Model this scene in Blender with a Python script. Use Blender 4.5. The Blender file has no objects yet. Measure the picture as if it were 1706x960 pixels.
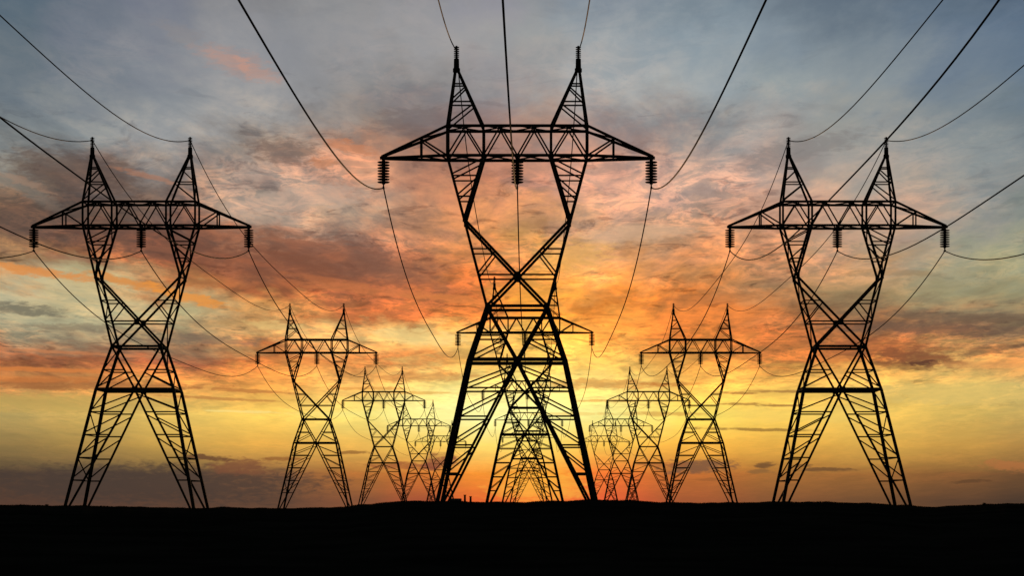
import bpy, bmesh, math, random
from mathutils import Vector

random.seed(7)
C = bpy.context.scene.collection
R = math.radians

# ------------------------------------------------------------------ camera
# 1 u = one photo pixel at the distance of the nearest pylon (200 m)
FPX = 3774.0            # focal length in photo pixels (photo is 1706 wide)
D1 = 200.0
U = D1 / FPX            # metres per u  (about 0.053)
EYE = 1.6
VX, VY = 887.0, 846.0   # where the level optical axis meets the photo

cam = bpy.data.cameras.new("camera")
cam.sensor_width = 36.0
cam.lens = FPX / 1706.0 * 36.0
cam.shift_x = -(VX - 853.0) / 1706.0
cam.shift_y = (VY - 480.0) / 1706.0
cam.clip_start = 0.1
cam.clip_end = 60000.0
cam_o = bpy.data.objects.new("camera", cam)
C.objects.link(cam_o)
cam_o.location = (0, 0, EYE)
cam_o.rotation_euler = (R(90), 0, 0)
bpy.context.scene.camera = cam_o

vs = bpy.context.scene.view_settings
vs.view_transform = 'Standard'
vs.look = 'None'
vs.gamma = 1.0
vs.exposure = 0.0
vs.use_curve_mapping = False

# ------------------------------------------------------------------ sun
SUN_EL = 0.9
sl = bpy.data.lights.new("sun", 'SUN')
sl.energy = 2.0
sl.angle = R(0.5)
sl.color = (1.0, 0.55, 0.25)
so = bpy.data.objects.new("sun", sl)
C.objects.link(so)
so.location = (0, 400, 60)
so.rotation_euler = (-R(90 - SUN_EL), 0, 0)

# ------------------------------------------------------------------ sky (world)
W = bpy.data.worlds.new("World")
bpy.context.scene.world = W
W.use_nodes = True
NT = W.node_tree
NT.nodes.clear()
L = NT.links


def lin(c):
    c = c / 255.0
    c = max(c, 0)
    return c / 12.92 if c <= 0.04045 else ((c + 0.055) / 1.055) ** 2.4


def sock(node_in, v):
    if isinstance(v, (int, float)):
        node_in.default_value = v
    elif isinstance(v, (tuple, list)):
        node_in.default_value = v
    else:
        L.new(v, node_in)


def M(op, a, b=None, c=None, clamp=False):
    n = NT.nodes.new("ShaderNodeMath")
    n.operation = op
    n.use_clamp = clamp
    sock(n.inputs[0], a)
    if b is not None:
        sock(n.inputs[1], b)
    if c is not None:
        sock(n.inputs[2], c)
    return n.outputs[0]


def XYZ(x, y, z):
    n = NT.nodes.new("ShaderNodeCombineXYZ")
    sock(n.inputs[0], x); sock(n.inputs[1], y); sock(n.inputs[2], z)
    return n.outputs[0]


def noise(vec, scale, detail=6, rough=0.55, dist=0.0, lac=2.0):
    n = NT.nodes.new("ShaderNodeTexNoise")
    n.noise_dimensions = '3D'
    L.new(vec, n.inputs['Vector'])
    n.inputs['Scale'].default_value = scale
    n.inputs['Detail'].default_value = detail
    n.inputs['Roughness'].default_value = rough
    n.inputs['Lacunarity'].default_value = lac
    n.inputs['Distortion'].default_value = dist
    return n.outputs['Fac']


def smooth(v, a, b, lo=0.0, hi=1.0):
    n = NT.nodes.new("ShaderNodeMapRange")
    n.interpolation_type = 'SMOOTHSTEP'
    sock(n.inputs['Value'], v)
    n.inputs['From Min'].default_value = a
    n.inputs['From Max'].default_value = b
    n.inputs['To Min'].default_value = lo
    n.inputs['To Max'].default_value = hi
    return n.outputs['Result']


def linear(v, a, b, lo=0.0, hi=1.0):
    n = NT.nodes.new("ShaderNodeMapRange")
    n.interpolation_type = 'LINEAR'
    n.clamp = True
    sock(n.inputs['Value'], v)
    n.inputs['From Min'].default_value = a
    n.inputs['From Max'].default_value = b
    n.inputs['To Min'].default_value = lo
    n.inputs['To Max'].default_value = hi
    return n.outputs['Result']


def mixc(f, a, b, blend='MIX'):
    n = NT.nodes.new("ShaderNodeMix")
    n.data_type = 'RGBA'
    n.blend_type = blend
    n.clamp_factor = True
    sock(n.inputs[0], f)
    for i, v in ((6, a), (7, b)):
        if isinstance(v, tuple):
            n.inputs[i].default_value = v
        else:
            L.new(v, n.inputs[i])
    return n.outputs[2]


def mixf(f, a, b):
    n = NT.nodes.new("ShaderNodeMix")
    n.data_type = 'FLOAT'
    sock(n.inputs[0], f); sock(n.inputs[2], a); sock(n.inputs[3], b)
    return n.outputs[0]


tc = NT.nodes.new("ShaderNodeTexCoord")
sp = NT.nodes.new("ShaderNodeSeparateXYZ")
L.new(tc.outputs['Generated'], sp.inputs[0])
dx, dy, dz = sp.outputs
dys = M('MAXIMUM', dy, 0.25)
# bearing and height of the direction, in tangent units (x1000) right of north and above the horizon
PX = M('MULTIPLY', M('DIVIDE', dx, dys), FPX)
PH = M('MULTIPLY', M('DIVIDE', dz, dys), FPX)
# position on a high flat cloud deck: shrinks towards the horizon and converges to the sun's bearing
hh = M('ADD', M('MAXIMUM', PH, -60.0), 190.0)
CU = M('DIVIDE', PX, hh)
CV = M('DIVIDE', 1000.0, hh)
deck = XYZ(CU, M('MULTIPLY', CV, 1.05), 0.0)

wa = noise(deck, 2.4, 4, 0.55)
wb = noise(XYZ(CU, M('MULTIPLY', CV, 1.05), 7.3), 2.4, 4, 0.55)
wc = noise(XYZ(CU, M('MULTIPLY', CV, 1.25), 3.1), 9.0, 6, 0.62)
wd = noise(XYZ(CU, M('MULTIPLY', CV, 1.25), 12.1), 9.0, 6, 0.62)
amp = M('MULTIPLY', M('MULTIPLY', hh, 0.42), smooth(PH, 110.0, 330.0, 0.25, 1.0))
ox = M('MULTIPLY', M('ADD', M('SUBTRACT', wa, 0.5), M('MULTIPLY', M('SUBTRACT', wc, 0.5), 0.55)), amp)
ampv = M('MULTIPLY', M('MULTIPLY', hh, 0.22), smooth(PH, 110.0, 330.0, 0.18, 1.0))
oy = M('MULTIPLY', M('ADD', M('SUBTRACT', wb, 0.5), M('MULTIPLY', M('SUBTRACT', wd, 0.5), 0.75)), ampv)
X = M('ADD', PX, M('ADD', ox, VX))
Y = M('SUBTRACT', VY, M('ADD', PH, oy))      # grows downwards, horizon at VY

COLS = [0, 150, 300, 450, 600, 700, 800, 900, 1000, 1150, 1300, 1450, 1600, 1706]
ROWS = [
    (-420, 4, [(44, 54, 70)] * 14),
    (0, 5, [(85, 101, 114), (98, 107, 120), (108, 114, 128), (122, 124, 128), (136, 137, 139), (140, 141, 145), (138, 139, 147), (138, 142, 146), (126, 137, 147), (112, 127, 136), (104, 117, 126), (95, 109, 120), (88, 104, 117), (80, 96, 112)]),
    (70, 6, [(96, 108, 117), (108, 116, 127), (118, 123, 133), (132, 134, 139), (140, 140, 142), (144, 144, 146), (146, 146, 148), (146, 149, 150), (135, 146, 152), (120, 137, 145), (112, 128, 137), (106, 121, 129), (98, 113, 124), (90, 107, 120)]),
    (140, 12, [(104, 114, 122), (118, 125, 132), (131, 136, 141), (143, 144, 147), (130, 130, 131), (122, 122, 124), (140, 136, 138), (150, 147, 146), (146, 150, 151), (132, 145, 149), (125, 139, 142), (120, 133, 137), (108, 121, 128), (100, 115, 124)]),
    (200, 24, [(120, 127, 129), (132, 138, 140), (145, 147, 148), (150, 149, 148), (124, 117, 114), (128, 116, 116), (142, 118, 112), (160, 134, 124), (158, 140, 136), (148, 148, 148), (148, 150, 149), (136, 143, 142), (122, 132, 135), (112, 124, 128)]),
    (250, 36, [(118, 120, 118), (108, 100, 98), (140, 134, 130), (138, 130, 124), (134, 110, 100), (138, 106, 94), (140, 108, 98), (168, 128, 114), (180, 142, 128), (172, 154, 146), (150, 142, 138), (140, 142, 140), (134, 141, 139), (124, 132, 132)]),
    (300, 45, [(92, 86, 80), (96, 84, 80), (124, 110, 102), (166, 148, 136), (180, 138, 116), (160, 116, 96), (160, 112, 92), (184, 136, 116), (190, 152, 136), (186, 156, 142), (170, 146, 132), (142, 140, 134), (134, 138, 134), (126, 133, 130)]),
    (350, 48, [(90, 78, 70), (86, 74, 68), (116, 98, 90), (150, 136, 124), (166, 144, 126), (178, 132, 104), (196, 136, 98), (206, 148, 104), (200, 158, 130), (186, 150, 128), (176, 142, 122), (168, 146, 130), (144, 142, 130), (130, 136, 126)]),
    (400, 50, [(110, 88, 76), (112, 86, 74), (118, 82, 68), (128, 94, 78), (138, 108, 94), (164, 120, 94), (200, 138, 90), (220, 160, 96), (204, 158, 120), (188, 142, 108), (176, 136, 108), (156, 140, 118), (146, 146, 124), (136, 140, 120)]),
    (440, 50, [(168, 130, 92), (158, 106, 72), (134, 84, 62), (140, 90, 66), (142, 98, 78), (148, 102, 76), (204, 132, 76), (236, 166, 84), (214, 154, 98), (184, 132, 92), (166, 128, 96), (172, 142, 104), (158, 152, 120), (146, 148, 118)]),
    (480, 48, [(178, 172, 140), (182, 168, 126), (168, 114, 70), (146, 88, 58), (156, 96, 66), (156, 96, 64), (196, 116, 62), (240, 164, 70), (232, 156, 82), (200, 136, 82), (160, 122, 86), (150, 128, 92), (158, 148, 112), (150, 142, 108)]),
    (520, 48, [(166, 162, 132), (178, 172, 136), (190, 178, 132), (206, 146, 84), (176, 104, 62), (178, 108, 62), (206, 124, 62), (240, 160, 64), (228, 138, 58), (196, 118, 60), (164, 110, 68), (130, 102, 74), (126, 106, 82), (120, 104, 82)]),
    (560, 48, [(140, 128, 104), (146, 130, 104), (150, 126, 96), (206, 164, 104), (222, 184, 116), (232, 196, 120), (236, 186, 102), (246, 190, 88), (234, 160, 74), (204, 122, 58), (172, 106, 60), (156, 102, 64), (146, 106, 74), (130, 108, 80)]),
    (600, 44, [(150, 92, 60), (142, 88, 60), (138, 86, 62), (178, 110, 62), (204, 134, 74), (206, 136, 76), (228, 180, 92), (244, 206, 104), (238, 190, 96), (206, 140, 68), (170, 110, 60), (168, 114, 62), (190, 148, 86), (196, 140, 80)]),
    (640, 34, [(178, 120, 66), (176, 122, 66), (196, 134, 68), (214, 146, 68), (230, 168, 76), (242, 202, 96), (246, 214, 104), (248, 216, 104), (242, 200, 92), (226, 164, 74), (218, 168, 78), (206, 168, 84), (188, 162, 88), (176, 154, 90)]),
    (690, 10, [(160, 136, 78), (178, 148, 78), (208, 172, 84), (226, 186, 84), (244, 214, 96), (250, 230, 122), (251, 236, 134), (251, 234, 126), (250, 226, 112), (240, 200, 88), (224, 184, 80), (210, 172, 80), (188, 156, 78), (174, 146, 78)]),
    (740, 6, [(128, 104, 60), (148, 118, 62), (182, 142, 66), (204, 152, 66), (228, 172, 68), (240, 190, 74), (248, 206, 86), (250, 206, 82), (246, 186, 66), (226, 164, 62), (204, 152, 62), (196, 150, 66), (178, 134, 62), (160, 120, 60)]),
    (790, 8, [(80, 64, 52), (84, 68, 56), (98, 76, 58), (130, 90, 60), (176, 112, 56), (206, 118, 52), (240, 146, 52), (250, 160, 54), (240, 122, 52), (190, 110, 52), (164, 108, 54), (152, 102, 54), (132, 90, 52), (110, 78, 50)]),
    (835, 4, [(86, 62, 50), (88, 64, 52), (92, 66, 52), (98, 70, 54), (130, 82, 56), (166, 84, 54), (226, 104, 50), (246, 124, 52), (226, 96, 56), (160, 88, 52), (130, 84, 52), (110, 76, 50), (92, 66, 48), (76, 58, 46)]),
]
XR0, XR1 = -60.0, 1766.0
xfac = linear(X, XR0, XR1)
col = kon = None
prev = None
for (ry, k, cols) in ROWS:
    n = NT.nodes.new("ShaderNodeValToRGB")
    cr = n.color_ramp
    cr.interpolation = 'B_SPLINE' if False else 'EASE'
    while len(cr.elements) > 1:
        cr.elements.remove(cr.elements[-1])
    for i, (cx, c3) in enumerate(zip(COLS, cols)):
        p = (cx - XR0) / (XR1 - XR0)
        e = cr.elements[0] if i == 0 else cr.elements.new(p)
        e.position = p
        kk = k
        if cx >= 1400 and 140 <= ry <= 480:
            kk = k * 0.35
        if cx <= 350 and 460 <= ry <= 530:
            kk = k * 0.4
        gr, gg, gb = 1.0, 1.0, 1.0
        if cx >= 1000 and 60 <= ry <= 450:
            gr, gg, gb = (1.11, 1.07, 1.05) if cx < 1550 else (1.01, 1.02, 1.05)
        if cx >= 1150 and ry <= 140:
            gb *= 1.02
        if ry <= 140:
            gr, gg, gb = gr * 1.04, gg * 1.04, gb * 1.04
        if 850 <= cx <= 1200 and 190 <= ry <= 410:
            gr, gg, gb = 0.93, 0.95, 0.96
        if cx <= 800 and 70 <= ry <= 200:
            gr = gg = gb = 1.05
        if 640 <= ry <= 740:
            gr, gg, gb = (1.12, 1.14, 1.2) if cx < 500 or cx > 1100 else (1.02, 1.07, 1.3)
        if 520 <= ry <= 600 and cx >= 1450:
            gr = gg = gb = 1.06
        c3 = (min(c3[0] * gr, 254), min(c3[1] * gg, 252), c3[2] * gb)
        e.color = (lin(c3[0]), lin(c3[1]), lin(c3[2]), min(1.0, kk * 1.4 / 100.0))
    L.new(xfac, n.inputs[0])
    if col is None:
        col, kon = n.outputs['Color'], n.outputs['Alpha']
    else:
        f = linear(Y, prev, ry)
        col = mixc(f, col, n.outputs['Color'])
        kon = mixf(f, kon, n.outputs['Alpha'])
    prev = ry

# cloud texture: broad puffs and fine ripples of the deck, lit from below
t1 = noise(XYZ(CU, M('MULTIPLY', CV, 1.15), 21.0), 4.2, 10, 0.60, 0.7)
t2 = noise(XYZ(CU, M('MULTIPLY', CV, 1.7), 33.0), 15.0, 7, 0.64, 0.5)
t3 = noise(XYZ(CU, M('MULTIPLY', CV, 1.5), 41.0), 7.0, 9, 0.62, 0.6)
rip = M('SUBTRACT', 1.0, M('MULTIPLY', M('ABSOLUTE', M('SUBTRACT', t3, 0.5)), 5.0), clamp=True)   # bright wisps
tex = M('ADD', M('ADD', M('MULTIPLY', smooth(t1, 0.32, 0.68), 0.62), M('MULTIPLY', smooth(t2, 0.32, 0.70), 0.26)), M('MULTIPLY', rip, 0.22))
t4 = noise(XYZ(CU, M('MULTIPLY', CV, 2.1), 55.0), 9.0, 10, 0.68, 0.7)
w4 = smooth(M('SUBTRACT', 1.0, M('MULTIPLY', M('ABSOLUTE', M('SUBTRACT', t4, 0.52)), 7.0), clamp=True), 0.35, 1.0)
t5 = noise(XYZ(CU, M('MULTIPLY', CV, 1.3), 63.0), 3.0, 3, 0.5)
wisp = M('MULTIPLY', M('MULTIPLY', w4, smooth(t5, 0.42, 0.62)), M('MULTIPLY', kon, 0.75))
t6 = noise(XYZ(CU, M('MULTIPLY', CV, 2.6), 71.0), 8.0, 9, 0.64, 1.0)
fil = M('MULTIPLY', smooth(t6, 0.55, 0.66), M('MULTIPLY', kon, 0.85))          # thin dark shreds
sgn = M('MULTIPLY', M('SUBTRACT', tex, 0.5), 2.0)         # about -1 .. 1
pos = M('MULTIPLY', M('MAXIMUM', sgn, 0.0), kon)
neg = M('MULTIPLY', M('MAXIMUM', M('MULTIPLY', sgn, -1.0), 0.0), kon)
lit = mixc(pos, (1, 1, 1, 1), (2.3, 1.85, 1.42, 1))
shd = mixc(neg, (1, 1, 1, 1), (0.30, 0.30, 0.37, 1))
col = mixc(1.0, col, lit, 'MULTIPLY')
col = mixc(1.0, col, shd, 'MULTIPLY')
col = mixc(1.0, col, mixc(wisp, (1, 1, 1, 1), (2.3, 1.75, 1.45, 1)), 'MULTIPLY')
col = mixc(1.0, col, mixc(fil, (1, 1, 1, 1), (0.36, 0.34, 0.40, 1)), 'MULTIPLY')

# single clouds that stand apart: bearing, height, half-width, half-height, tilt, colour, opacity
fn1 = noise(XYZ(M('MULTIPLY', PX, 0.010), M('MULTIPLY', PH, 0.035), 2.0), 1.6, 7, 0.65)
fn2 = noise(XYZ(M('MULTIPLY', PX, 0.010), M('MULTIPLY', PH, 0.035), 9.0), 1.6, 7, 0.65)
XB = M('ADD', M('ADD', PX, VX), M('MULTIPLY', M('SUBTRACT', fn1, 0.5), 70.0))
YBc = M('SUBTRACT', VY, M('ADD', PH, M('MULTIPLY', M('SUBTRACT', fn2, 0.5), 26.0)))
fn3 = noise(XYZ(M('MULTIPLY', PX, 0.010), M('MULTIPLY', PH, 0.030), 17.0), 4.6, 7, 0.62, 0.6)
fray = M('MULTIPLY', M('SUBTRACT', fn3, 0.5), 3.4)
YBt = M('SUBTRACT', VY, M('ADD', PH, M('MULTIPLY', M('SUBTRACT', fn2, 0.5), 6.0)))
CLOUDS = [
    (385, 102, 62, 24, 20, (172, 142, 132), .45), (380, 98, 36, 13, 22, (190, 146, 130), .4), (404, 108, 20, 8, 50, (204, 150, 128), .4), (436, 122, 32, 14, 14, (188, 146, 130), .45), (300, 55, 50, 14, 20, (140, 134, 134), .4),
    (240, 808, 300, 34, 0, (72, 59, 52), .75), (345, 763, 46, 7, 2, (98, 64, 46), .85),
    (402, 778, 50, 14, 0, (126, 80, 55), .8), (465, 765, 44, 3.5, 0, (140, 86, 46), .7),
    (586, 754, 30, 3, 0, (146, 98, 50), .8), (680, 778, 64, 8, 0, (158, 88, 52), .8),
    (728, 771, 30, 15, 0, (140, 76, 56), .85), (1160, 777, 66, 11, -3, (124, 86, 62), .9),
    (1100, 775, 44, 5, 0, (170, 102, 56), .7), (1272, 776, 22, 5, -6, (112, 78, 48), .9),
    (1262, 786, 24, 3.5, 0, (140, 98, 56), .8), (1378, 783, 50, 3.5, 0, (112, 78, 48), .85),
    (1336, 777, 20, 3, 0, (118, 82, 48), .8), (1185, 800, 46, 3, 0, (150, 90, 48), .6),
    (1618, 803, 40, 3, -3, (98, 68, 44), .8), (1690, 778, 60, 10, 3, (180, 112, 64), .7),
    (1260, 716, 110, 2.6, 1, (150, 112, 54), .8), (38, 516, 78, 10, 4, (112, 106, 90), .8),
    (150, 548, 120, 7, 3, (128, 112, 92), .6), (1530, 598, 80, 12, 8, (104, 68, 50), .75),
    (1470, 584, 120, 20, 4, (140, 82, 54), .6), (330, 566, 120, 9, 2, (116, 98, 84), .6),
    (1600, 528, 150, 9, 2, (112, 90, 72), .6), (1480, 455, 90, 6, 0, (140, 116, 84), .45),
    (90, 640, 260, 9, 1, (156, 96, 56), .7), (80, 672, 300, 15, 1, (190, 162, 88), .6), (1600, 655, 190, 18, 0, (216, 186, 106), .7),
    (1330, 690, 150, 14, 0, (240, 204, 104), .4), (60, 616, 200, 4, 2, (214, 128, 66), .8), (120, 588, 140, 3, 3, (196, 126, 82), .7),
    (1230, 655, 40, 2.4, 0, (170, 118, 60), .8), (1310, 652, 60, 2.4, 0, (160, 112, 62), .7), (1240, 674, 40, 2.4, 0, (168, 120, 60), .8), (1310, 676, 44, 2.2, 0, (150, 108, 58), .8),
    (1120, 640, 60, 3, 0, (196, 128, 62), .7), (1010, 668, 60, 2.6, 0, (206, 140, 62), .6), (620, 648, 70, 3, 0, (206, 140, 66), .6), (420, 652, 90, 3, 3, (180, 112, 60), .7),
    (360, 664, 110, 2.6, 3, (186, 124, 66), .7), (400, 686, 70, 2, 2, (252, 224, 134), .7), (950, 690, 60, 3, 0, (236, 176, 84), .5),
    (700, 655, 60, 2.6, 0, (216, 152, 66), .6), (1545, 606, 26, 5, 2, (86, 54, 44), .8), (1660, 582, 70, 9, -6, (108, 76, 58), .6), (1640, 608, 90, 6, 0, (216, 148, 86), .5),
    (120, 285, 120, 34, 8, (94, 76, 68), .6), (40, 316, 80, 12, 28, (134, 124, 112), .5), (70, 372, 190, 40, 5, (96, 76, 66), .5), (240, 292, 60, 5, 14, (176, 122, 94), .55), (300, 420, 90, 5, 10, (170, 106, 76), .55), (420, 436, 70, 5, 12, (190, 112, 76), .6), (120, 430, 80, 5, 8, (150, 100, 78), .5), (500, 405, 60, 5, 8, (184, 116, 84), .5), (30, 300, 70, 6, 20, (160, 128, 106), .5),
    (470, 252, 66, 24, 4, (110, 90, 82), .65), (582, 246, 46, 9, 12, (196, 128, 92), .7), (540, 270, 24, 9, 0, (198, 128, 88), .6),
    (505, 332, 120, 24, -8, (190, 166, 148), .55), (440, 366, 70, 13, 6, (180, 158, 140), .5), (700, 200, 90, 26, -6, (112, 98, 96), .5),
    (60, 452, 100, 8, 8, (222, 142, 72), .8), (205, 468, 70, 7, 14, (220, 140, 66), .8), (312, 494, 80, 8, 16, (234, 150, 66), .8),
    (560, 432, 170, 40, 8, (128, 84, 66), .6), (430, 440, 130, 26, 8, (128, 78, 58), .5), (250, 402, 140, 30, 6, (106, 74, 62), .5),
    (960, 425, 70, 30, 0, (250, 186, 98), .5), (1065, 388, 100, 14, -4, (222, 180, 144), .5), (1330, 250, 110, 20, -14, (124, 118, 116), .5),
    (1560, 548, 190, 12, 2, (106, 82, 68), .7), (1500, 610, 60, 7, 6, (96, 60, 46), .6), (1180, 500, 100, 12, -6, (176, 112, 66), .5),
    (640, 486, 160, 8, 6, (206, 122, 72), .5), (760, 500, 90, 7, 4, (226, 134, 70), .5), (560, 470, 90, 6, 10, (192, 112, 68), .5),
    (900, 810, 90, 26, 0, (255, 196, 74), .45), (740, 690, 260, 6, 0, (255, 236, 140), .35),
    (1000, 640, 120, 7, 0, (200, 124, 58), .6), (700, 628, 90, 9, 0, (196, 122, 66), .55),
    (60, 632, 160, 6, 0, (206, 122, 62), .55), (1100, 690, 80, 4, 0, (206, 140, 66), .6),
    (690, 560, 90, 12, 4, (246, 214, 138), .6), (470, 545, 60, 9, 8, (232, 196, 124), .55),
]
for (cx, cy, rx, ry, tilt, c3, op) in CLOUDS:
    a = R(tilt)
    ux = M('SUBTRACT', XB, cx)
    uy = M('SUBTRACT', YBt if ry < 7 else YBc, cy)
    pa = M('MULTIPLY_ADD', ux, math.cos(a) / rx, M('MULTIPLY', uy, math.sin(a) / rx))
    pb = M('MULTIPLY_ADD', ux, -math.sin(a) / ry, M('MULTIPLY', uy, math.cos(a) / ry))
    r2 = M('ADD', M('MULTIPLY', pa, pa), M('MULTIPLY', pb, pb))
    f = smooth(M('ADD', r2, fray), 0.15, 1.5, op, 0.0)
    col = mixc(f, col, (lin(c3[0]), lin(c3[1]), lin(c3[2]), 1))

sky = NT.nodes.new("ShaderNodeTexSky")
sky.sky_type = 'NISHITA'
sky.sun_disc = False
sky.sun_elevation = R(SUN_EL)
sky.sun_rotation = R(0)
bg_far = NT.nodes.new("ShaderNodeBackground")
bg_far.inputs['Strength'].default_value = 0.05
L.new(sky.outputs[0], bg_far.inputs['Color'])
bg_cl = NT.nodes.new("ShaderNodeBackground")
bg_cl.inputs['Strength'].default_value = 1.0
L.new(col, bg_cl.inputs['Color'])
ms = NT.nodes.new("ShaderNodeMixShader")
L.new(smooth(dy, 0.72, 0.93), ms.inputs[0])
L.new(bg_far.outputs[0], ms.inputs[1])
L.new(bg_cl.outputs[0], ms.inputs[2])
wo = NT.nodes.new("ShaderNodeOutputWorld")
L.new(ms.outputs[0], wo.inputs['Surface'])


# ------------------------------------------------------------------ materials
def material(name, c0, c1, scale, rough, metallic=0.0, bump=0.0):
    m = bpy.data.materials.new(name)
    m.use_nodes = True
    nt = m.node_tree
    b = nt.nodes['Principled BSDF']
    b.inputs['Roughness'].default_value = rough
    b.inputs['Metallic'].default_value = metallic
    t = nt.nodes.new("ShaderNodeTexCoord")
    n = nt.nodes.new("ShaderNodeTexNoise")
    n.inputs['Scale'].default_value = scale
    n.inputs['Detail'].default_value = 6
    nt.links.new(t.outputs['Object'], n.inputs['Vector'])
    r = nt.nodes.new("ShaderNodeValToRGB")
    r.color_ramp.elements[0].position = 0.35
    r.color_ramp.elements[1].position = 0.68
    r.color_ramp.elements[0].color = (*c0, 1)
    r.color_ramp.elements[1].color = (*c1, 1)
    nt.links.new(n.outputs['Fac'], r.inputs[0])
    nt.links.new(r.outputs[0], b.inputs['Base Color'])
    if bump:
        bp = nt.nodes.new("ShaderNodeBump")
        bp.inputs['Strength'].default_value = bump
        nt.links.new(n.outputs['Fac'], bp.inputs['Height'])
        nt.links.new(bp.outputs[0], b.inputs['Normal'])
    return m


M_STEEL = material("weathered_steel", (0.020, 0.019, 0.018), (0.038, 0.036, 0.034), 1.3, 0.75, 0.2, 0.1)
M_GLASS = material("glazed_porcelain", (0.022, 0.014, 0.010), (0.034, 0.022, 0.015), 3.0, 0.7)
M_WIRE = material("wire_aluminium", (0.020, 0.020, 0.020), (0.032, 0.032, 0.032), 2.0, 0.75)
M_CONC = material("concrete", (0.10, 0.095, 0.09), (0.16, 0.15, 0.14), 4.0, 0.9, 0, 0.2)
M_SOIL = material("dark_field_soil", (0.022, 0.022, 0.018), (0.045, 0.042, 0.034), 0.35, 1.0, 0, 0.4)
M_SOIL.node_tree.nodes['Principled BSDF'].inputs['Specular IOR Level'].default_value = 0.0
M_GRASS = material("dry_grass", (0.012, 0.014, 0.007), (0.028, 0.028, 0.014), 1.5, 0.9)
M_BRICK = material("dark_brick", (0.05, 0.03, 0.025), (0.09, 0.06, 0.05), 2.0, 0.9)
M_LEAF = material("bush_leaves", (0.020, 0.026, 0.010), (0.04, 0.05, 0.02), 3.0, 0.9)


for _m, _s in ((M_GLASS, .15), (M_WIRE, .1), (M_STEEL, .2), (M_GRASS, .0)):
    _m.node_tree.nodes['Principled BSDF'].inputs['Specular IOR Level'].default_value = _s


# ------------------------------------------------------------------ mesh helpers
class MB:
    def __init__(self):
        self.v, self.f = [], []

    def bar(self, a, b, w, d=None):
        """square bar between two points (metres)"""
        d = d or w
        a, b = Vector(a), Vector(b)
        z = (b - a)
        if z.length < 1e-6:
            return
        z.normalize()
        up = Vector((0, 1, 0)) if abs(z.y) < 0.9 else Vector((0, 0, 1))
        x = z.cross(up).normalized()
        y = z.cross(x).normalized()
        s = len(self.v)
        for p in (a, b):
            for (i, j) in ((-1, -1), (1, -1), (1, 1), (-1, 1)):
                self.v.append(p + x * (i * w / 2) + y * (j * d / 2))
        for q in ((3, 2, 1, 0), (4, 5, 6, 7), (0, 1, 5, 4), (1, 2, 6, 5), (2, 3, 7, 6), (3, 0, 4, 7)):
            self.f.append(tuple(s + k for k in q))

    def angle(self, a, b, w, t, sx, sy):
        """rolled steel angle, flanges pointing inwards along sx and sy"""
        a, b = Vector(a), Vector(b)
        prof = [(0, 0), (w, 0), (w, t), (t, t), (t, w), (0, w)]
        s = len(self.v)
        for p in (a, b):
            for (i, j) in prof:
                self.v.append(p + Vector(((i - w * .4) * sx, (j - w * .4) * sy, 0)))
        flip = sx * sy < 0
        for k in range(6):
            q = (k, (k + 1) % 6, (k + 1) % 6 + 6, k + 6)
            self.f.append(tuple(s + i for i in (q[::-1] if flip else q)))
        for base in (0, 6):
            self.f.append((s + base, s + base + 1, s + base + 2, s + base + 3))
            self.f.append((s + base, s + base + 3, s + base + 4, s + base + 5))

    def lathe(self, o, prof, seg=20):
        s = len(self.v)
        for (r, z) in prof:
            for k in range(seg):
                t = 2 * math.pi * k / seg
                self.v.append(Vector((o[0] + r * math.cos(t), o[1] + r * math.sin(t), o[2] + z)))
        for i in range(len(prof) - 1):
            for k in range(seg):
                k2 = (k + 1) % seg
                self.f.append((s + i * seg + k, s + i * seg + k2, s + (i + 1) * seg + k2, s + (i + 1) * seg + k))
        self.f.append(tuple(s + k for k in range(seg))[::-1])
        self.f.append(tuple(s + (len(prof) - 1) * seg + k for k in range(seg)))

    def tube(self, pts, r, seg=6):
        s = len(self.v)
        n = len(pts)
        for i, p in enumerate(pts):
            p = Vector(p)
            z = (Vector(pts[min(i + 1, n - 1)]) - Vector(pts[max(i - 1, 0)])).normalized()
            x = z.cross(Vector((0, 0, 1)))
            if x.length < 1e-4:
                x = Vector((1, 0, 0))
            x.normalize()
            y = z.cross(x)
            for k in range(seg):
                t = 2 * math.pi * k / seg
                self.v.append(p + (x * math.cos(t) + y * math.sin(t)) * r)
        for i in range(n - 1):
            for k in range(seg):
                k2 = (k + 1) % seg
                self.f.append((s + i * seg + k, s + i * seg + k2, s + (i + 1) * seg + k2, s + (i + 1) * seg + k))
        self.f.append(tuple(s + k for k in range(seg))[::-1])
        self.f.append(tuple(s + (n - 1) * seg + k for k in range(seg)))

    def build(self, name, m, parent=None, loc=None, shade=False):
        me = bpy.data.meshes.new(name)
        me.from_pydata([tuple(v) for v in self.v], [], self.f)
        bm = bmesh.new()
        bm.from_mesh(me)
        bmesh.ops.recalc_face_normals(bm, faces=bm.faces)
        bm.to_mesh(me)
        bm.free()
        if shade:
            me.polygons.foreach_set('use_smooth', [True] * len(me.polygons))
        me.materials.append(m)
        o = bpy.data.objects.new(name, me)
        C.objects.link(o)
        if parent is not None:
            o.parent = parent
        if loc is not None:
            o.location = loc
        return o


def tag(o, label=None, cat=None, group=None, kind=None):
    if label: o['label'] = label
    if cat: o['category'] = cat
    if group: o['group'] = group
    if kind: o['kind'] = kind
    return o


def empty(name, loc):
    o = bpy.data.objects.new(name, None)
    o.empty_display_size = 0.5
    o.location = loc
    C.objects.link(o)
    return o


KIDS = {}


def copy_tree(o, parent=None):
    c = o.copy()
    C.objects.link(c)
    if parent is not None:
        c.parent = parent
    for ch in list(o.children):
        copy_tree(ch, c)
    return c


# ------------------------------------------------------------------ ground
def ss(x, a, b):
    t = min(1, max(0, (x - a) / (b - a)))
    return t * t * (3 - 2 * t)


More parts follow.
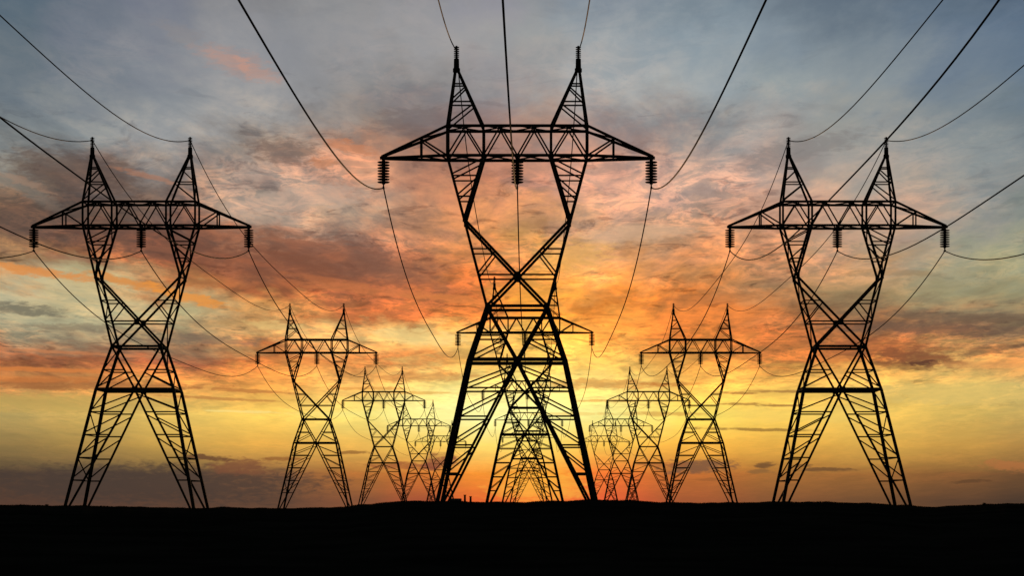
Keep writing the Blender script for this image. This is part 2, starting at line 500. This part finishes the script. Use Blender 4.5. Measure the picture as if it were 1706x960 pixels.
RIDGE = [(-400, 842), (0, 843), (110, 844), (230, 846), (330, 848.5), (380, 846.5), (425, 848), (470, 849.5), (520, 847.5), (570, 846),
         (610, 842), (650, 838), (690, 836), (740, 836.5), (800, 838), (870, 838), (940, 836), (985, 834), (1040, 835), (1100, 838), (1160, 839.5),
         (1230, 839), (1290, 837.5), (1380, 838), (1450, 840), (1500, 843), (1545, 846), (1600, 844), (1650, 841.5), (1706, 840.5), (2100, 841)]


def ridge_y(px):
    if px <= RIDGE[0][0]: return RIDGE[0][1]
    for (a, ya), (b, yb) in zip(RIDGE, RIDGE[1:]):
        if px <= b:
            return ya + (yb - ya) * ss(px, a, b)
    return RIDGE[-1][1]


RR = 115.0


def ridge_z(az):
    if abs(az) < 0.5:
        px = VX + FPX * math.tan(az)
        z = (VY - ridge_y(px)) / FPX * RR
    else:
        z = 0.05
    return z + 0.012 * math.sin(az * 310) + 0.008 * math.sin(az * 733 + 1)


def ground_z(x, y):
    r = math.hypot(x, y)
    az = math.atan2(x, y)
    zr = ridge_z(az)
    if r <= RR:
        z = -EYE + (zr + EYE) * ss(r, 20, RR) + 0.03 * math.sin(x * .7) * math.sin(y * .45) * ss(r, 4, 15) * (1 - ss(r, 80, 110))
    else:
        z = zr + (-0.5 - zr) * ss(r, RR, RR + 55)
        if r > 1300:
            z -= 40 * ss(r, 1300, 9000) + 260 * ss(r, 8000, 40000)
    return z + EYE


azs = [-14.5 + 0.05 * i for i in range(581)] + [14.5 + 3.317 * i for i in range(1, 100) if 14.5 + 3.317 * i < 345.4]
rads = [1.5, 4, 8, 12, 17, 23, 30, 38, 46, 54, 62, 70, 77, 84, 90, 95, 99, 103, 106, 109, 112, 115, 118, 121, 125, 130, 136, 143, 150, 158, 168, 180,
        200, 240, 300, 400, 550, 750, 1000, 1300, 1800, 2600, 4000, 6000, 9000, 14000, 22000, 40000]
gv, gf = [(0, 0, ground_z(0, 0.01))], []
na = len(azs)
for r in rads:
    for a in azs:
        x, y = r * math.sin(R(a)), r * math.cos(R(a))
        gv.append((x, y, ground_z(x, y)))
for k in range(na):
    gf.append((0, 1 + (k + 1) % na, 1 + k))
for i in range(len(rads) - 1):
    for k in range(na):
        k2 = (k + 1) % na
        gf.append((1 + i * na + k, 1 + i * na + k2, 1 + (i + 1) * na + k2, 1 + (i + 1) * na + k))
g = MB(); g.v = [Vector(v) for v in gv]; g.f = gf
ground = g.build("ground", M_SOIL, shade=True)
tag(ground, "dark field rising to a low ridge below the pylons", kind='structure')

# ------------------------------------------------------------------ pylon prototype
DEP = [(-30, 104), (-12, 101), (242, 53), (331, 42), (476, 35), (583, 29), (632, 29), (731, 4), (900, 4)]


def dep(h):
    for (a, da), (b, db) in zip(DEP, DEP[1:]):
        if h <= b:
            return da + (db - da) * (h - a) / (b - a)
    return DEP[-1][1]


def P(x, h, s):
    # the legs splay a little further towards the near side than the far side
    return Vector((x * U, (s * dep(h) - 42.0 * max(0.0, 1 - h / 583.0)) * U, h * U))


def lerp(a, b, t):
    return a + (b - a) * t


def xo(h):   # outer leg line
    if h <= 242: return lerp(132.6, 79.5, (h + 12) / 254)
    if h <= 331: return lerp(79.5, 50, (h - 242) / 89)
    if h <= 476: return lerp(50, 87.5, (h - 331) / 145)
    return lerp(87.5, 116, (h - 476) / 107)


def xi(h):   # inner leg line below the lower belt, and above the waist the inner fork line
    if h <= 242: return lerp(128.0, 0, (h + 12) / 254)
    if h <= 331: return lerp(0, 50, (h - 242) / 89)
    return lerp(87.5, 56, (h - 476) / 107)


BR = 2.45 * U
LEGW = 5.6 * U


def gusset(mb, p, w, h):
    mb.bar(p + Vector((0, 0, -h / 2)), p + Vector((0, 0, h / 2)), w, 0.05)


def build_pylon():
    root = empty("transmission_pylon", (0, 0, 0))
    # four main legs from the footing to the waist, angle sections
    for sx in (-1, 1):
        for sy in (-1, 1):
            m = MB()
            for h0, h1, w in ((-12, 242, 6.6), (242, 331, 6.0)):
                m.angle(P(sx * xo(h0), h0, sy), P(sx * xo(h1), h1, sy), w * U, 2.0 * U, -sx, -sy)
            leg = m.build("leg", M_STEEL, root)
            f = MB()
            q = P(sx * 132.0, -12, sy)
            f.lathe((q.x, q.y, q.z), [(0.62, -0.6), (0.62, 0.10), (0.52, 0.2)], 16)
            f.build("footing", M_CONC, leg)
    # inner raking braces of front and back face: an X under the waist running on to the feet
    for sy in (-1, 1):
        for sx in (-1, 1):
            m = MB()
            off = Vector((0, sy * 0.006 * (1 if sx > 0 else -1), 0))
            m.bar(P(sx * 50, 331, sy) + off, P(0, 242, sy) + off, 3.97 * U, 3.43 * U)
            m.bar(P(0, 242, sy) + off, P(-sx * 128.0, -12, sy) + off, 4.15 * U, 3.43 * U)
            if sx > 0:
                gusset(m, P(0, 242, sy), 12 * U, 10 * U)
            m.build("raking_brace", M_STEEL, root)
    # lattice of each foot: rungs and diagonals in the front, back, inner and outer faces
    levels = [242, 195, 148, 101, 55, -8]
    for sx in (-1, 1):
        m = MB()
        for sy in (-1, 1):
            for k in range(1, 5):
                h = levels[k]
                m.bar(P(sx * xo(h), h, sy), P(sx * xi(h), h, sy), BR * 1.1, BR)
                hu = levels[k - 1] - (6 if k > 1 else 10)
                m.bar(P(sx * xo(h), h + 4, sy), P(sx * xi(hu), hu, sy), BR, BR * .8)
        for k in range(1, 5):
            h, hu = levels[k], levels[k - 1]
            m.bar(P(sx * xo(h), h, -1), P(sx * xo(h), h, 1), BR * .8)
            s = 1 if k % 2 else -1
            m.bar(P(sx * xo(h), h, -s), P(sx * xo(hu), hu, s), BR * .8)
        h = levels[4]
        m.build("foot_lattice", M_STEEL, root)
    # belts
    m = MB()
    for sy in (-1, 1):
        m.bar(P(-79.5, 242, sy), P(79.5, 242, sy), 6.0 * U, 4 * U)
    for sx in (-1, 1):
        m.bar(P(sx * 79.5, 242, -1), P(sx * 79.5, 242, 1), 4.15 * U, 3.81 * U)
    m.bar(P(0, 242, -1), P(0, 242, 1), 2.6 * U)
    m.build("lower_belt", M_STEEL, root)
    m = MB()
    for sy in (-1, 1):
        m.bar(P(-50, 331, sy), P(50, 331, sy), 4.72 * U, 3.81 * U)
        for sx in (-1, 1):
            gusset(m, P(sx * 49, 331, sy), 8 * U, 11 * U)
    for sx in (-1, 1):
        m.bar(P(sx * 50, 331, -1), P(sx * 50, 331, 1), 3.4 * U)
    m.build("waist_belt", M_STEEL, root)
    # lattice between belt and waist
    for sx in (-1, 1):
        m = MB()
        for sy in (-1, 1):
            h = 282
            m.bar(P(sx * xo(h), h, sy), P(sx * xi(h), h, sy), BR * 1.1, BR)
            m.bar(P(sx * xo(246), 246, sy), P(sx * xi(276), 276, sy), BR, BR * .8)
        m.bar(P(sx * xo(282), 282, -1), P(sx * xo(282), 282, 1), BR * .8)
        m.bar(P(sx * xo(242), 242, -1), P(sx * xo(282), 282, 1), BR * .8)
        m.bar(P(sx * xo(282), 282, -1), P(sx * xo(331), 331, 1), BR * .8)
        m.build("waist_lattice", M_STEEL, root)
    # fork: two V shaped arms above the waist with the big X between them
    for sx in (-1, 1):
        m = MB()
        for sy in (-1, 1):
            m.bar(P(sx * 50, 331, sy), P(sx * 87.5, 476, sy), 4.34 * U, 4.00 * U)
            m.bar(P(sx * 87.5, 476, sy), P(sx * 116, 583, sy), 4.34 * U, 4.00 * U)
            m.bar(P(sx * 87.5, 476, sy), P(sx * 56, 583, sy), 4.72 * U, 4.00 * U)
            gusset(m, P(sx * 86.5, 477, sy), 7 * U, 12 * U)
        arm = m.build("fork_arm", M_STEEL, root)
        m = MB()
        for sy in (-1, 1):
            for h in (549, 514):
                m.bar(P(sx * xo(h), h, sy), P(sx * xi(h), h, sy), BR, BR * .8)
            m.bar(P(sx * xo(552), 552, sy), P(sx * xi(578), 578, sy), BR, BR * .8)
            m.bar(P(sx * xo(517), 517, sy), P(sx * xi(545), 545, sy), BR, BR * .8)
            m.bar(P(sx * xo(426), 426, sy), P(sx * lerp(0, 87.5, (426 - 383) / 93), 426, sy), BR, BR * .8)
            m.bar(P(sx * lerp(0, 87.5, (422 - 383) / 93), 422, sy), P(sx * xo(386), 386, sy), BR, BR * .8)
            m.bar(P(sx * xo(383), 383, sy), P(0, 383, sy), BR * 1.1, BR)
        hs = [583, 549, 514, 476, 426, 383, 331]
        for k in range(len(hs) - 1):
            s = 1 if k % 2 else -1
            m.bar(P(sx * xo(hs[k]), hs[k], -s), P(sx * xo(hs[k + 1]), hs[k + 1], s), BR * .75)
            m.bar(P(sx * xo(hs[k + 1]), hs[k + 1], -1), P(sx * xo(hs[k + 1]), hs[k + 1], 1), BR * .75)
            if k < 2:
                m.bar(P(sx * xi(hs[k]), hs[k], s), P(sx * xi(hs[k + 1]), hs[k + 1], -s), BR * .75)
        m.build("fork_lattice", M_STEEL, arm)
    for sy in (-1, 1):
        for sx in (-1, 1):
            m = MB()
            off = Vector((0, sy * 0.006 * (1 if sx > 0 else -1), 0))
            m.bar(P(sx * 87.5, 476, sy) + off, P(0, 383, sy) + off, 4.34 * U, 3.43 * U)
            m.bar(P(0, 383, sy) + off, P(-sx * 50, 331, sy) + off, 4.34 * U, 3.43 * U)
            if sx > 0:
                gusset(m, P(0, 383, sy), 10.62 * U, 10.08 * U)
            m.build("cross_brace", M_STEEL, root)
    # bridge beam
    m = MB()
    for sy in (-1, 1):
        m.bar(P(-116, 632, sy), P(116, 632, sy), 4.53 * U, 4.00 * U)
        m.bar(P(-116, 583, sy), P(116, 583, sy), 4.53 * U, 4.00 * U)
        for x in (-116, -56, 56, 116):
            m.bar(P(x, 583, sy), P(x, 632, sy), 3.97 * U, 3.43 * U)
    beam = m.build("bridge_beam", M_STEEL, root)
    m = MB()
    for sy in (-1, 1):
        xs = [-116, -86, -56, -28, 0, 28, 56, 86, 116]
        for k in range(8):
            ha, hb = (583, 632) if k % 2 == 0 else (632, 583)
            m.bar(P(xs[k], ha, sy), P(xs[k + 1], hb, sy), BR * 1.05, BR * .8)
    for h in (583, 632):
        for x in (-116, -56, 56, 116):
            m.bar(P(x, h, -1), P(x, h, 1), BR)
        for x in ((0,) if h == 583 else (-28, 28)):
            m.bar(P(x, h, -1), P(x, h, 1), BR * 1.6)
        for a, b in ((-116, -56), (-56, 0), (0, 56), (56, 116)):
            m.bar(P(a, h, -1), P(b, h, 1), BR * .8)
            m.bar(P(a, h + 1.8, 1), P(b, h + 1.8, -1), BR * .8)
    m.build("beam_lattice", M_STEEL, beam)
    # cantilevered side arms
    for sx in (-1, 1):
        tip = Vector((sx * 226 * U, 0, 583 * U))
        m = MB()
        for sy in (-1, 1):
            m.bar(P(sx * 116, 632, sy), tip + Vector((0, sy * .10, 0.10)), 4.15 * U, 3.62 * U)
            m.bar(P(sx * 116, 583, sy), tip + Vector((0, sy * .10, -0.05)), 4.53 * U, 3.81 * U)
        m.bar(tip + Vector((-sx * .3, 0, 0)), tip + Vector((sx * .16, 0, 0)), 4.72 * U, 5.71 * U)
        arm = m.build("side_arm", M_STEEL, root)
        m = MB()
        for sy in (-1, 1):
            t = (160 - 116) / 110
            top = P(sx * 116, 632, sy).lerp(tip, t)
            bot = P(sx * 116, 583, sy).lerp(tip, t)
            m.bar(top, bot, BR * 1.15, BR)
            m.bar(top, P(sx * 116, 583, sy), BR * 1.1, BR)
        for zz in (632, 583):
            a = P(sx * 116, zz, 1).lerp(tip, .4); b = P(sx * 116, zz, -1).lerp(tip, .4)
            m.bar(a, b, BR * .8)
            m.bar(P(sx * 116, zz, 1), b, BR * .8)
        m.build("arm_lattice", M_STEEL, arm)
    # earth wire peaks
    for sx in (-1, 1):
        m = MB()
        for sy in (-1, 1):
            m.bar(P(sx * 116, 632, sy), P(sx * 103, 731, sy), 4.15 * U, 3.81 * U)
            m.bar(P(sx * 56, 632, sy), P(sx * 100, 731, sy), 4.15 * U, 3.81 * U)
        pk = m.build("earth_wire_peak", M_STEEL, root)
        m = MB()
        po = lambda h: lerp(116, 103, (h - 632) / 99)
        pi_ = lambda h: lerp(56, 100, (h - 632) / 99)
        for sy in (-1, 1):
            for h in (705, 674):
                m.bar(P(sx * po(h), h, sy), P(sx * pi_(h), h, sy), BR, BR * .8)
            m.bar(P(sx * po(677), 677, sy), P(sx * pi_(700), 700, sy), BR, BR * .8)
            m.bar(P(sx * po(636), 636, sy), P(sx * pi_(670), 670, sy), BR, BR * .8)
        for a, b in ((632, 674), (674, 705)):
            m.bar(P(sx * po(a), a, -1), P(sx * po(b), b, 1), BR * .75)
            m.bar(P(sx * po(b), b, -1), P(sx * po(b), b, 1), BR * .75)
        m.build("peak_lattice", M_STEEL, pk)
        m = MB()
        o = (sx * 101.5 * U, 0, 726 * U)
        m.lathe(o, [(6.0 * U, 0), (6.0 * U, 6 * U), (4.6 * U, 7.5 * U), (4.3 * U, 22 * U), (3.4 * U, 23 * U)], 14)
        m.build("peak_cap", M_STEEL, pk)
        m = MB()
        m.lathe((o[0], 0, 749 * U), [(1.6 * U, 0), (1.6 * U, 21 * U)], 10)
        ins = m.build("post_insulator", M_GLASS, root)
        for k in range(6):
            d = MB()
            d.lathe((o[0], 0, (751 + 3.2 * k) * U), [(1.7 * U, 0.5 * U), (4.5 * U, 0.1 * U), (4.5 * U, 1.0 * U), (1.7 * U, 1.7 * U)], 16)
            d.build("insulator_disc", M_GLASS, ins, shade=False)
    # suspended insulator strings
    for x in (-223, 0, 223):
        m = MB()
        m.lathe((x * U, 0, 539 * U), [(2.8 * U, 0), (2.8 * U, 42 * U)], 12)
        ins = m.build("insulator_string", M_GLASS, root)
        for k in range(8):
            d = MB()
            d.lathe((x * U, 0, (541.5 + 4.75 * k) * U), [(2.8 * U, 0.4 * U), (9.2 * U, 0.0 * U), (10.2 * U, 0.5 * U), (10.2 * U, 1.3 * U), (9.0 * U, 1.8 * U), (6.0 * U, 2.3 * U), (2.8 * U, 3.0 * U)], 24)
            d.build("insulator_disc", M_GLASS, ins)
        m = MB()
        m.bar((x * U, 0, 532 * U), (x * U, 0, 540 * U), 2.26 * U, 2.29 * U)
        m.bar((x * U, -0.35, 533 * U), (x * U, 0.35, 533 * U), 2.83 * U, 2.86 * U)
        m.build("wire_clamp", M_STEEL, ins)
    return root


ROWS3 = [
    ("centre", -25.0, [1.0 + 1.0 * k for k in range(5)], -0.05),
    ("left", -812.0, [1.246 + 1.015 * k for k in range(5)], 0.35),
    ("right", 633.0, [1.246 + 1.015 * k for k in range(5)], 0.35),
]
ORD = {
    "centre": ["largest black lattice pylon, the nearest one in the middle of the picture",
               "second pylon of the middle row, seen through the largest pylon's legs",
               "third pylon of the middle row, its beam just below the largest pylon's lower belt",
               "fourth pylon of the middle row, small and framed by the nearer pylons' legs",
               "smallest pylon of the middle row, far off between the legs of the other four"],
    "left": ["tall black lattice pylon nearest the left edge, front of the left row",
             "second pylon of the left row, medium size with only open sky round its upper half",
             "third pylon of the left row, between the medium one and the largest pylon",
             "fourth pylon of the left row, small and partly behind the third one",
             "smallest pylon of the left row, partly hidden by the left leg of the largest pylon"],
    "right": ["tall black lattice pylon nearest the right edge, front of the right row",
              "second pylon of the right row, medium size and left of the tall right one",
              "third pylon of the right row, just left of the medium one and overlapping its leg",
              "fourth pylon of the right row, small and partly behind the third one",
              "smallest pylon of the right row, just beside the right leg of the largest pylon"],
}
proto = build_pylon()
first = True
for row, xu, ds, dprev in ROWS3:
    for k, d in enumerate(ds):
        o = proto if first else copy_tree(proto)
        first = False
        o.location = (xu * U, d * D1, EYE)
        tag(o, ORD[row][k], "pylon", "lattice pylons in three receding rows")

# ------------------------------------------------------------------ wires: each runs on through all the pylons of its row
WIRES = [(-223, 533, "power_cable", "power cable hung from the left arm tips of the %s row of pylons"),
         (0, 533, "power_cable", "power cable hung from the beam middles of the %s row of pylons"),
         (223, 533, "power_cable", "power cable hung from the right arm tips of the %s row of pylons"),
         (-101.5, 763, "earth_wire", "thin wire sagging between the left peaks of the %s row of pylons"),
         (101.5, 763, "earth_wire", "thin wire sagging between the right peaks of the %s row of pylons")]
SAG = 105.0
for row, xu, ds, dprev in ROWS3:
    for (wx, wh, nm, lab) in WIRES:
        pts = []
        stops = [dprev] + ds
        for a, b in zip(stops, stops[1:]):
            n = 56
            sag = SAG * (1 + random.uniform(-.03, .03))
            for i in range(n + (1 if b == stops[-1] else 0)):
                # finer steps next to the clamps
                t = i / n
                t = 0.5 - 0.5 * math.cos(math.pi * t) if True else t
                drop = sag * (1 - abs(2 * t - 1) ** 3.2)
                pts.append(((xu + wx) * U, lerp(a, b, t) * D1, EYE + (wh - drop) * U))
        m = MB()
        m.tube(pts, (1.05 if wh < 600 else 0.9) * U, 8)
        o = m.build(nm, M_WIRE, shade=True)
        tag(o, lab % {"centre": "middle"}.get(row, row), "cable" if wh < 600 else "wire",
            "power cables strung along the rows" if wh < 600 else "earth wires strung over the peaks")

# ------------------------------------------------------------------ small far things on the skyline
def at(px, d):
    return (px - VX) / FPX * d


def zat(y, d):
    return EYE + (VY - y) / FPX * d


DF = 900.0
b = empty("distant_shed", (at(759, DF), DF, EYE - 0.5))
tag(b, "low dark shed on the skyline behind the left leg of the largest pylon", "shed")
m = MB()
w, hgt = 9 / FPX * DF * 2, zat(832, DF) - EYE + 0.5
m.bar((-w / 2, 0, 0), (w / 2, 0, 0), 0.02)
m = MB()
m.bar((0, 0, 0), (0, 0, hgt * .8), w, 6.0)
m.build("wall", M_BRICK, b)
m = MB()
m.v = [Vector(v) for v in ((-w / 2 - .2, -3.3, hgt * .8), (w / 2 + .2, -3.3, hgt * .8), (w / 2 + .2, 3.3, hgt * .8), (-w / 2 - .2, 3.3, hgt * .8),
                           (-w / 2 - .2, 0, hgt * 1.05), (w / 2 + .2, 0, hgt * 1.05))]
m.f = [(0, 1, 5, 4), (2, 3, 4, 5), (1, 2, 5), (3, 0, 4), (3, 2, 1, 0)]
m.build("roof", M_BRICK, b)
for px, y, lab in ((774.5, 825, "taller of the two dark chimneys on the skyline between the largest pylon's legs"),
                   (784, 827.5, "shorter of the two dark chimneys on the skyline between the largest pylon's legs")):
    c = empty("chimney", (at(px, DF), DF, EYE - 0.5))
    tag(c, lab, "chimney", "chimneys on the skyline")
    hh_ = zat(y, DF) - EYE + 0.5
    m = MB()
    m.lathe((0, 0, 0), [(0.50, 0), (0.40, hh_ - .35)], 14)
    m.build("stack", M_BRICK, c)
    m = MB()
    m.lathe((0, 0, hh_ - .35), [(0.44, 0), (0.56, .12), (0.56, .35), (0.42, .35)], 14)
    m.build("chimney_cap", M_BRICK, c)


def bush(px, d, r, lab):
    c = empty("bush", (at(px, d), d, ground_z(at(px, d), d)))
    tag(c, lab, "bush", "bushes on the skyline")
    m = MB()
    for k in range(5):
        a = k * 1.3
        m.bar((0, 0, -.1), (math.cos(a) * r * .4, math.sin(a) * r * .4, r * .8), .03)
    m.build("stem", M_BRICK, c)
    m = MB()
    for k in range(260):
        v = Vector((random.gauss(0, .42), random.gauss(0, .42), random.gauss(0, .34)))
        if v.length > 1: v.normalize()
        p = Vector((v.x * r, v.y * r, r * .75 + v.z * r * .8))
        n1 = Vector((random.gauss(0, 1), random.gauss(0, 1), random.gauss(0, 1))).normalized()
        n2 = n1.orthogonal().normalized()
        s = r * random.uniform(.07, .14)
        i = len(m.v)
        m.v += [p - n1 * s * 1.5, p + n2 * s * .6, p + n1 * s * 1.5, p - n2 * s * .6]
        m.f.append((i, i + 1, i + 2, i + 3))
    m.build("foliage", M_LEAF, c)


bush(78, 118, .10, "tiny bush on the ridge at the far left, left of the tall left pylon")
bush(1640, 118, .11, "tiny bush on the ridge at the far right, beyond the tall right pylon")

# ------------------------------------------------------------------ short dry grass along the ridge
m = MB()
rg = random.Random(3)
for k in range(15000):
    az = R(rg.uniform(-14, 14))
    rr = rg.triangular(104, 122, 115)
    x, y = rr * math.sin(az), rr * math.cos(az)
    z = ground_z(x, y)
    patch = 0.5 + 0.5 * math.sin(az * 260) * math.sin(az * 97 + 1)
    for j in range(2):
        hgt = rg.uniform(.02, .05) + .06 * patch * rg.random() ** 3
        dx_, dy_ = rg.gauss(0, .35) * hgt, rg.gauss(0, .35) * hgt
        w_ = rg.uniform(.006, .014)
        x0 = x + rg.gauss(0, .04)
        i = len(m.v)
        m.v += [Vector((x0 - w_, y, z - .02)), Vector((x0 + w_, y + .004, z - .02)), Vector((x0 + dx_, y + dy_, z + hgt))]
        m.f.append((i, i + 1, i + 2))
gr = m.build("grass", M_GRASS)
tag(gr, "short dry grass along the crest of the dark ridge", "grass", kind='stuff')
